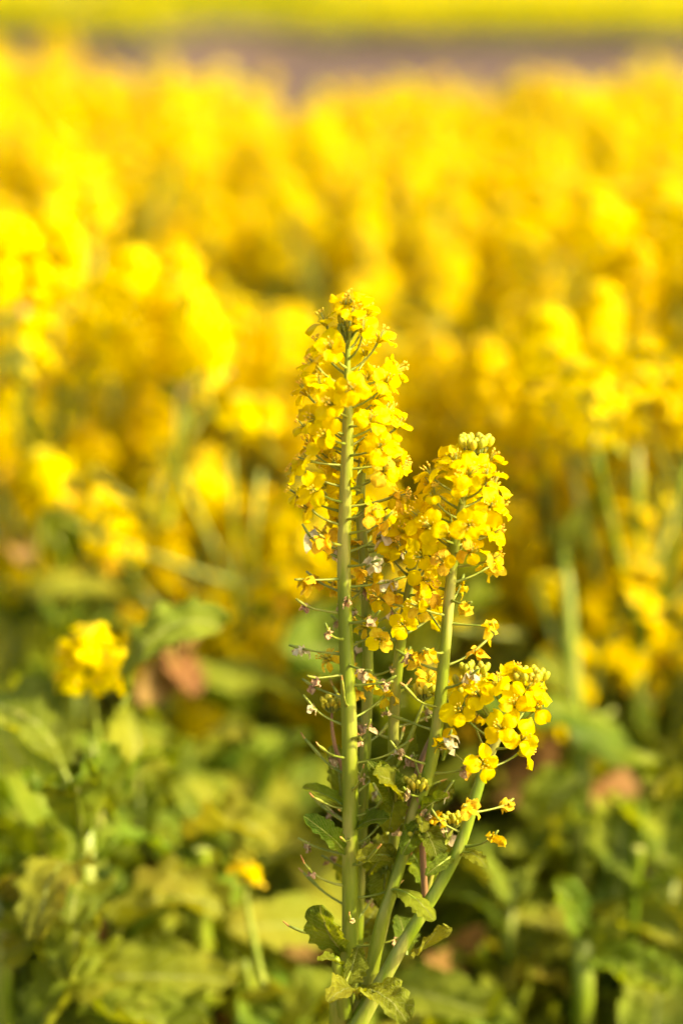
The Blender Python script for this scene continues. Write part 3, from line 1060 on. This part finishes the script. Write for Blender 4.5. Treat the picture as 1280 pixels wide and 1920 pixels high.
near_plant(105, 440, 1.75, "tall blurred rapeseed plant with a long flower column near the frame's left edge", 301, HEADS_BIG[:2], 4, 5, .006, .05)
near_plant(262, 575, 1.72, "blurred rapeseed plant with one rounded head left of the sharp plant", 302, HEADS_BIG[1:2], 2, 4, .005, .06)
near_plant(470, 660, 1.95, "blurred rapeseed plant with loose heads just left of the sharp plant's top", 303, HEADS, 3, 6, .005, .06)
near_plant(850, 690, 1.95, "blurred rapeseed plant with broad heads above the budded right-hand stalk", 304, HEADS, 5, 6, .005, .06)
near_plant(1075, 640, 1.72, "blurred branching rapeseed plant with a thick pale stem right of the sharp plant", 305, HEADS_BIG[:2], 4, 5, .0085, .07)
near_plant(1210, 700, 1.62, "blurred rapeseed plant with stout pale stem close to the right edge", 306, HEADS, 5, 5, .0075, .06)
near_plant(1255, 420, 1.85, "tall blurred rapeseed plant cut by the right edge of the frame", 307, HEADS_BIG[:2], 5, 5, .006, .06)
near_plant(12, 850, 1.7, "blurred rapeseed plant with orange-tinged heads at the left edge", 308, HEADS[2:4], 2, 3, .005, .05)
near_plant(225, 830, 1.75, "blurred lower rapeseed plant under the rounded head on the left", 309, HEADS[2:4], 2, 6, .005, .05)
near_plant(590, 800, 1.85, "blurred rapeseed plant standing close behind the tall sharp stalk", 310, HEADS, 4, 5, .005, .06)
near_plant(960, 780, 1.8, "blurred rapeseed plant between the budded stalk and the thick pale stem", 311, HEADS, 4, 5, .005, .06)


SHORT = [(400, 880, 1.85, "blurred short flowering plant left of the tall sharp stalk, below the yellow mass"), (455, 1010, 1.75, "blurred low yellow heads left of the sharp plant's withered flowers"),
         (545, 1080, 1.72, "blurred low yellow plant touching the sharp plant's left side at mid-height"), (600, 960, 1.9, "blurred yellow plant showing through just left of the tall stalk"),
         (345, 980, 1.95, "blurred yellow plant above the bare soil patch on the left"), (710, 1120, 1.85, "blurred yellow plant glimpsed between the sharp stalks"),
         (960, 1000, 1.8, "blurred yellow plant just right of the budded sharp stalk"), (1010, 1110, 1.75, "blurred low yellow plant above the fresh right-hand flower head"),
         (1130, 1010, 1.7, "blurred yellow heads right of the thick forked stem"), (1235, 960, 1.7, "blurred big yellow head low at the right edge"), (1260, 1130, 1.62, "blurred lowest yellow heads at the right edge above the broken stem"),
         (1160, 1180, 1.75, "blurred low yellow heads between forked stem and right edge"), (30, 905, 1.75, "blurred orange-yellow heads at the left edge above the green growth"), (410, 1170, 1.66, "blurred lowest yellow heads left of the sharp plant, over dark leaves"),
         (510, 1190, 1.70, "blurred olive-yellow heads beside the sharp plant's withered flowers"), (330, 1090, 1.9, "blurred yellow heads directly above the withered brown leaves"),
         (950, 1150, 1.68, "blurred yellow heads directly behind the fresh right-hand flower head"),
          (890, 1130, 1.9, "blurred yellow plant behind the budded stalk's withered flowers")]
for i, (a, b, c, lab) in enumerate(SHORT):
    T = at(a, b, c)
    put(plant_variant(340 + i, T.z - .06, 4, 5, HEADS, .0045, None, .07), "rapeseed_plant", (T.x, T.y, .012), i * 1.3, 1.0, lab, "plant")


def small_flower(px, py, Y, label, seed, head):
    T = at(px, py, Y)
    parts = plant_variant(seed, T.z - .065, 0, 9, [head], .004, LEAVES)
    return put(parts, "rapeseed_plant", (T.x, T.y, .012), 0.6, 1.0, label, "plant")


small_flower(190, 1236, 1.35, "short rapeseed plant with a single compact bright head low on the left", 320, HEAD_ROUND)
small_flower(455, 1615, 1.36, "tiny rapeseed shoot with a low orange-yellow head right of the cut stem", 321, TINY)

# ------------------------------------------------------------------ leafy plants in front
def leafy_variant(seed, nl, h, leaves=None, big=True, dry=.12, ncurl=9):
    rng = random.Random(seed)
    mb = MB()
    P = [Vector((rng.uniform(-1, 1) * .006 * (i > 0), rng.uniform(-1, 1) * .006 * (i > 0), h * i / 4)) for i in range(5)]
    mb.tube(P, [.0065, .006, .0055, .005, .004], 8, 0)
    parts = [("stem", mb.mesh("stem", [M_STEM]), Matrix())]
    a = rng.uniform(0, 6)
    for k in range(nl):
        a += 2.4 + rng.uniform(-.3, .3)
        t = (k + .3) / nl
        d = Vector((math.cos(a), math.sin(a), .15 + .7 * t + rng.uniform(-.2, .2))).normalized()
        me = rng.choice(DRY) if rng.random() < dry * (1.4 - t) else rng.choice(leaves or BIGL)
        sc = rng.uniform(.75, 1.15) * (1.15 - .45 * t)
        parts.append(("leaf", me, leaf_frame(P[0].lerp(P[-1], .15 + .85 * t), d, UP) @ Matrix.Translation((.03 * sc, 0, 0)) @ Matrix.Scale(sc, 4)))
    for k in range(ncurl):
        a += 2.1
        d = Vector((math.cos(a), math.sin(a), rng.uniform(.2, 1.6))).normalized()
        parts.append(("leaf", rng.choice(CURLY), leaf_frame(P[0].lerp(P[-1], rng.uniform(.5, 1.15)), d, UP) @ Matrix.Translation((rng.uniform(0, .05), 0, 0)) @ Matrix.Scale(rng.uniform(.6, 1.15), 4)))
    return parts


LVARS = [leafy_variant(400 + i, n, h) for i, (n, h) in enumerate([(11, .15), (12, .18), (10, .12), (13, .20), (11, .17), (12, .14)])]
TALL = [leafy_variant(420 + i, n, h, LEAVES + BIGL[:5], dry=.06, ncurl=8) for i, (n, h) in enumerate([(13, .24), (15, .28), (12, .22), (14, .31)])]
pl2 = []
Y = 1.24
k = 0
while Y < 2.05:
    half = 640 / FPX * Y * 1.05 + .14
    x = -half + rng.uniform(0, .13)
    while x < half:
        pl2.append((x + rng.uniform(-.04, .04), Y + rng.uniform(-.04, .04), k))
        x += .14
    Y += .12
    k += 1
ROWS = ["nearest row", "second row", "third row", "fourth row"]
MARKS = [(20, "the left edge"), (190, "the short bright head"), (377, "the cut stem"), (650, "the sharp plant"), (900, "the orange leaf cluster"), (1092, "the thick curly stalk"), (1205, "the broken pale stem"), (1270, "the right edge")]
used_labels = set()
for xx, yy, k in pl2:
    px = 640 + xx / yy * FPX * .97
    if abs(px - 305) < 50 and 1.75 < yy:
        continue
    if abs(xx - base.x) < .07 and yy < 1.25:
        continue
    if any(abs(px - q) < w and yy < lim for q, w, lim in ((1085, 100, 1.50), (1205, 70, 1.60), (377, 60, 1.35), (190, 40, 1.30))):
        continue
    side = "left" if px < 560 else "right" if px > 760 else "centre"
    near = k < 4
    grp = f"leafy rapeseed plants, {'near' if near else 'far'} {side}"
    if near:
        mx, mn = min(MARKS, key=lambda m: abs(m[0] - px))
        where = "below" if abs(px - mx) < 35 else "left of" if px < mx else "right of"
        if -40 > px or px > 1320:
            where, mn = "partly beyond", ("the left edge" if px < 0 else "the right edge")
        lab = f"low leafy rapeseed plant {where} {mn}, {ROWS[k]} from the camera"
        while lab in used_labels:
            lab = lab.replace("low leafy", "crinkled leafy") if "low leafy" in lab else lab.replace("crinkled", "broad crinkled") if "broad" not in lab else lab + " too"
        used_labels.add(lab)
        grp = "leafy rapeseed plants in the near rows"
        v, sc = rng.choice(LVARS), rng.uniform(.85, 1.25) * (1.2 if side != "centre" and k > 0 else 1.0)
    else:
        lab = "blurred leafy rapeseed plant low before the yellow field, {} of the frame".format(side)
        if rng.random() < (.95 if yy > 1.8 else .9 if 320 < px < 640 else .6 if side == "centre" or yy > 1.85 else .2):
            continue
        v, sc = rng.choice(TALL), rng.uniform(.75, 1.1)
    put(v, "leafy_rapeseed_plant", (xx, yy, .012), rng.uniform(0, 6.3), sc, lab, "plant", grp, (rng.uniform(-.1, .1), rng.uniform(-.1, .1)))


# --- leafy plants the photograph lets one tell apart
FRILL = [leafy_variant(440 + i, n, h, CURLY + LEAVES[:4], dry=.05, ncurl=14) for i, (n, h) in enumerate([(10, .22), (12, .26), (11, .24)])]
for i, (a, b, c, lab) in enumerate([(60, 1420, 1.42, "frilly leafy plant rising at the left edge below the short bright head"), (172, 1420, 1.31, "frilly leafy plant round the foot of the short bright head"),
                                    (270, 1490, 1.38, "frilly leafy plant between the short bright head and the cut stem"), (440, 1500, 1.46, "frilly leafy plant rising behind the tiny orange-yellow shoot"),
                                    (350, 1470, 1.50, "frilly pale leafy plant above the cut stem"),
                                    (960, 1560, 1.42, "frilly leafy plant right of the curled leaf on the leaning sharp stalk"), (1150, 1600, 1.40, "frilly leafy plant left of the slender blunt shoot"),
                                    (1262, 1560, 1.42, "frilly leafy plant rising at the right edge"), (1010, 1420, 1.60, "frilly leafy plant below the fresh right-hand flower head")]):
    T = at(a, b, c)
    put(FRILL[i % 3], "leafy_rapeseed_plant", (T.x, T.y, .012), i * 1.7, max(.7, (T.z - .02) / .29), lab, "plant", None, (0, 0))


def special(label, foot, stems=(), leaves=(), name="leafy_rapeseed_plant"):
    """stems: [(px, py, Y, width px) ...] lines; leaves: (base, tip, width, Yb, Yt, normal, mat, kw)"""
    b = Vector((foot.x, foot.y, .012))
    r = root(name, b, label, "plant")
    for line, cut in stems:
        pts = [at(x, y, yy) for x, y, yy, w in line]
        rad = [px_r(w, p) for (x, y, yy, w), p in zip(line, pts)]
        if line is stems[0][0]:
            pts.insert(0, Vector((pts[0].x * .6 + b.x * .4, pts[0].y, .0)))
            rad.insert(0, rad[0])
        mb = MB()
        mb.tube([p - b for p in pts], rad, 10, 0, cap=not cut, ribs=.03)
        st = link("stem", mb.mesh("stem", [M_STEM]), r)
        if cut:
            mc = MB()
            e, d = pts[-1] - b, (pts[-1] - pts[-2]).normalized()
            mc.tube([e - d * .002, e - d * .0003, e + d * .0003], [rad[-1] * .99, rad[-1] * .97, rad[-1] * .6], 10, 0)
            link("cut_face", mc.mesh("cut_face", [M_CUT]), st)
    for i, (lb, lt, w, yb, yt, nr, mt, kw) in enumerate(leaves):
        B, T = at(*lb, yb), at(*lt, yt)
        k = dict(bend=.6, fold=.25, crinkle=.17, teeth=.3, shape=.5, pucker=.08)
        k.update(kw)
        me = leaf_mesh(random.Random(i + int(lb[0])), (T - B).length * 1.06, 2 * px_r(w, B), mt, rib=.0022, nu=40, nv=16, lift=k['bend'] * .5, **k)
        link("leaf", me, r, leaf_frame(B - b, T - B, Vector(nr)))
    return r


special("leafy plant with a stout pale stem cut flat across the top", at(377, 1720, 1.34),
        [([(378, 1730, 1.34, 36), (378, 1590, 1.34, 36)], True)],
        [((376, 1720), (450, 1650), 70, 1.34, 1.37, (.2, -.7, .7), M_LEAF, {}), ((376, 1740), (300, 1560), 90, 1.35, 1.40, (.4, -.8, .4), M_LEAF, {}),
         ((378, 1600), (330, 1470), 50, 1.36, 1.40, (.5, -.8, .2), M_LEAF, {'fold': .1})])
special("plant with one huge ribbed yellow-edged leaf lying low at lower left", at(60, 1860, 1.30), [],
        [((70, 1850), (412, 1840), 150, 1.30, 1.28, (.15, -.55, .85), M_LEAFY, {'crinkle': .10, 'bend': .5}),
         ((90, 1800), (20, 1720), 110, 1.32, 1.36, (.3, -.7, .7), M_LEAF, {}), ((150, 1900), (380, 1935), 120, 1.27, 1.25, (.2, -.6, .8), M_LEAFY, {})])
special("plant with a broad smooth yellow-green leaf directly behind the sharp plant's stems", at(690, 1760, 1.42), [],
        [((690, 1740), (440, 1745), 110, 1.42, 1.36, (.1, -.7, .7), M_LEAFY, {'crinkle': .06}), ((660, 1700), (560, 1600), 120, 1.44, 1.48, (.3, -.8, .5), M_LEAFY, {'crinkle': .06}),
         ((680, 1860), (900, 1900), 130, 1.34, 1.28, (.2, -.6, .8), M_LEAFY, {'crinkle': .08})])
special("leafy plant with a thick stalk and curly leaves low at right", at(1092, 1880, 1.34),
        [([(1092, 1890, 1.34, 42), (1092, 1760, 1.34, 38)], False)],
        [((1092, 1760), (1040, 1650), 80, 1.34, 1.31, (.4, -.8, .4), M_LEAF, {'crinkle': .3}), ((1092, 1770), (1160, 1700), 70, 1.34, 1.33, (.5, -.8, .4), M_LEAF, {'crinkle': .28}),
         ((1100, 1800), (1250, 1850), 110, 1.34, 1.28, (.2, -.6, .8), M_LEAF, {'crinkle': .3})])
special("leafy plant with pale wavy-edged leaves spreading flat right of the sharp plant", at(1040, 1600, 1.50), 
        [([(1085, 1600, 1.50, 46), (1088, 1470, 1.51, 42), (1098, 1390, 1.52, 30), (1120, 1340, 1.53, 24)], False)],
        [((1060, 1590), (950, 1600), 60, 1.50, 1.42, (.1, -.5, .9), M_LEAFY, {'crinkle': .2}), ((1040, 1590), (990, 1480), 50, 1.50, 1.53, (.5, -.8, .3), M_LEAF, {}),
         ((1080, 1600), (1170, 1640), 60, 1.50, 1.44, (.2, -.5, .9), M_LEAF, {'crinkle': .2})])
special("tall plant with a thick pale forked stem rising right of the sharp plant", at(1082, 1560, 1.56),
        [([(1084, 1570, 1.56, 40), (1080, 1400, 1.56, 38), (1068, 1230, 1.57, 34), (1062, 1100, 1.58, 24), (1054, 1020, 1.60, 12)], False),
         ([(1069, 1260, 1.57, 18), (1030, 1180, 1.58, 15), (1000, 1090, 1.60, 10)], False), ([(1076, 1420, 1.56, 18), (1105, 1370, 1.55, 15), (1150, 1330, 1.55, 10)], False)],
        [((1054, 1040), (1080, 960), 44, 1.60, 1.60, (.3, -.8, .4), M_LEAFY, {}), ((1072, 1300), (1000, 1240), 60, 1.57, 1.55, (.2, -.7, .7), M_LEAFY, {}), ((1082, 1480), (1160, 1440), 70, 1.56, 1.52, (.3, -.7, .6), M_LEAF, {})])
special("leafy plant with a straight pale stem broken off near the right edge", at(1205, 1480, 1.62),
        [([(1203, 1490, 1.62, 42), (1206, 1310, 1.62, 36)], True)],
        [((1205, 1500), (1130, 1480), 80, 1.62, 1.56, (.2, -.6, .8), M_LEAFY, {}), ((1205, 1500), (1290, 1440), 90, 1.62, 1.58, (.2, -.7, .7), M_LEAF, {})])
special("slender young plant with a pale blunt tip at right", at(1195, 1700, 1.38),
        [([(1186, 1740, 1.38, 18), (1190, 1660, 1.38, 16), (1196, 1590, 1.38, 26)], True)],
        [((1190, 1680), (1260, 1660), 44, 1.38, 1.36, (.2, -.6, .8), M_LEAF, {'crinkle': .25}), ((1190, 1660), (1150, 1630), 36, 1.38, 1.36, (.3, -.6, .8), M_LEAF, {})])
special("leafy plant with a green stem cut by the left edge", at(8, 1880, 1.28),
        [([(6, 1910, 1.28, 40), (8, 1780, 1.28, 36), (4, 1640, 1.28, 30)], False)],
        [((4, 1665), (60, 1610), 60, 1.28, 1.27, (.3, -.7, .6), M_LEAF, {'crinkle': .3}), ((4, 1660), (-30, 1590), 50, 1.28, 1.27, (.3, -.7, .6), M_LEAF, {'crinkle': .3}), ((5, 1680), (30, 1640), 60, 1.27, 1.25, (.2, -.9, .4), M_LEAFY, {'crinkle': .3}), ((8, 1720), (60, 1660), 50, 1.28, 1.27, (.3, -.7, .6), M_LEAF, {'crinkle': .25}), ((8, 1800), (70, 1760), 60, 1.28, 1.26, (.3, -.7, .6), M_LEAF, {'crinkle': .25})])
special("withering leafy plant with peach and orange leaves left of the cut stem", at(200, 1640, 1.42), [],
        [((150, 1640), (250, 1570), 70, 1.42, 1.40, (.2, -.7, .7), M_LEAFD, {}), ((230, 1560), (270, 1480), 50, 1.45, 1.45, (.3, -.8, .4), M_LEAFD, {}),
         ((90, 1690), (190, 1760), 60, 1.36, 1.33, (.2, -.6, .8), M_LEAFD, {}), ((60, 1600), (40, 1480), 90, 1.44, 1.47, (.4, -.8, .4), M_LEAFY, {})])
special("withered orange leaf cluster at the foot of the bushes right of the sharp plant", at(850, 1800, 1.42), [],
        [((830, 1800), (900, 1740), 60, 1.42, 1.40, (.3, -.8, .5), M_LEAFD, {}), ((880, 1830), (800, 1800), 50, 1.42, 1.38, (.2, -.7, .7), M_LEAFD, {})])
special("withered plant with hanging pinkish-brown leaves between the green plants at left", at(310, 1330, 1.60),
        [([(312, 1380, 1.60, 16), (315, 1250, 1.60, 14), (325, 1150, 1.60, 9)], False)],
        [((320, 1140), (350, 1210), 60, 1.59, 1.55, (.5, -.8, .2), M_LEAFD, {}), ((300, 1215), (360, 1300), 80, 1.59, 1.54, (.5, -.8, .3), M_LEAFD, {}),
         ((322, 1240), (262, 1310), 80, 1.59, 1.54, (.3, -.8, .3), M_LEAFD, {})])

special("withered plant with one peach-coloured leaf at the left edge", at(10, 1100, 1.72),
        [([(6, 1150, 1.72, 16), (10, 1010, 1.72, 12)], False)], [((8, 1000), (45, 1060), 60, 1.71, 1.67, (.5, -.8, .3), M_LEAFD, {})])

# ------------------------------------------------------------------ more of the field, past the individuals
def mesh_arrays(me):
    n = len(me.vertices)
    co = np.empty(n * 3, np.float32)
    me.vertices.foreach_get('co', co)
    me.calc_loop_triangles()
    t = np.empty(len(me.loop_triangles) * 3, np.int32)
    me.loop_triangles.foreach_get('vertices', t)
    mi = np.empty(len(me.loop_triangles), np.int32)
    me.loop_triangles.foreach_get('material_index', mi)
    return co.reshape(-1, 3), t.reshape(-1, 3), mi


def far_head(seed, n):
    rng = random.Random(seed)
    mb = MB()
    mb.tube([Vector((0, 0, -.5)), Vector((rng.uniform(-.02, .02), 0, -.2)), Vector((0, 0, 0))], [.006, .005, .002], 3, 0)
    for i in range(n):
        t = i / n
        a = i * 2.4
        c = Vector((math.cos(a) * .024, math.sin(a) * .024, -.10 * t)) * rng.uniform(.7, 1.1)
        x = Vector((rng.uniform(-1, 1), rng.uniform(-1, 1), rng.uniform(-1, 1))).normalized()
        y = x.orthogonal().normalized()
        mb.grid([[c - x * .010 - y * .010, c - x * .010 + y * .010], [c + x * .010 - y * .010, c + x * .010 + y * .010 + x.cross(y) * .005]], 1)
    for i in range(5):
        a = i * 2.4
        d = Vector((math.cos(a), math.sin(a), .4))
        s = Vector((0, 0, -.30 + .055 * i))
        y = Vector((-d.y, d.x, 0)) * .03
        mb.grid([[s - y * .3, s + y * .3], [s + d * .06 - y, s + d * .06 + y], [s + d * .12 - y * .3, s + d * .11 + y * .3]], 2)
    return mb.mesh("far_head", [M_PED, M_PETAL, M_LEAF])


FAR = [mesh_arrays(far_head(i, (11, 4, 9, 1, 7)[i])) for i in range(5)]


def mass(name, spots, label):
    V, T, MI, base_i = [], [], [], 0
    for x, y, z, s in spots:
        co, t, mi = FAR[rng.randrange(5)]
        a = rng.uniform(0, 6.3)
        c, sn = math.cos(a), math.sin(a)
        M = np.array([[c, -sn, 0], [sn, c, 0], [0, 0, 1]], np.float32) * s
        V.append(co @ M.T + np.array([x, y, z], np.float32))
        T.append(t + base_i)
        MI.append(mi)
        base_i += len(co)
    V, T, MI = np.concatenate(V), np.concatenate(T), np.concatenate(MI)
    me = bpy.data.meshes.new(name)
    me.vertices.add(len(V))
    me.vertices.foreach_set('co', V.ravel())
    me.loops.add(len(T) * 3)
    me.loops.foreach_set('vertex_index', T.ravel().astype(np.int32))
    me.polygons.add(len(T))
    me.polygons.foreach_set('loop_start', np.arange(0, len(T) * 3, 3, dtype=np.int32))
    me.polygons.foreach_set('material_index', MI)
    for m in (M_PED, M_PETAL, M_LEAF):
        me.materials.append(m)
    me.update()
    me.validate()
    return tag(link(name, me), label, "flowers", None, "stuff")


spots = []
for i in range(9000):
    y = 12.2 + 12 * rng.random() ** 1.6
    x = rng.uniform(-.20, .20) * y + rng.uniform(-1, 1)
    if noise.noise(Vector((x * .9, y * .5, 7))) < -.18 + .3 * rng.random() - .15:
        continue
    s = rng.uniform(.75, 1.1)
    spots.append((x, y, .17 * s * rng.uniform(.6, 1.1) + .012 * (y - 12.2), s))
mass("rapeseed_strip", spots, "distant strip of yellow rapeseed beyond the path")
spots = []
for i in range(420):
    y = rng.uniform(1.3, 3.5)
    half = 640 / FPX * y * 1.03 + .22
    x = rng.choice((-1, 1)) * (half + rng.random() * 1.4)
    s = rng.uniform(.9, 1.15)
    spots.append((x, y, .54 * s * rng.uniform(.85, 1.0), s))
mass("rapeseed_field", spots, "rest of the rapeseed field beside the blurred plants")
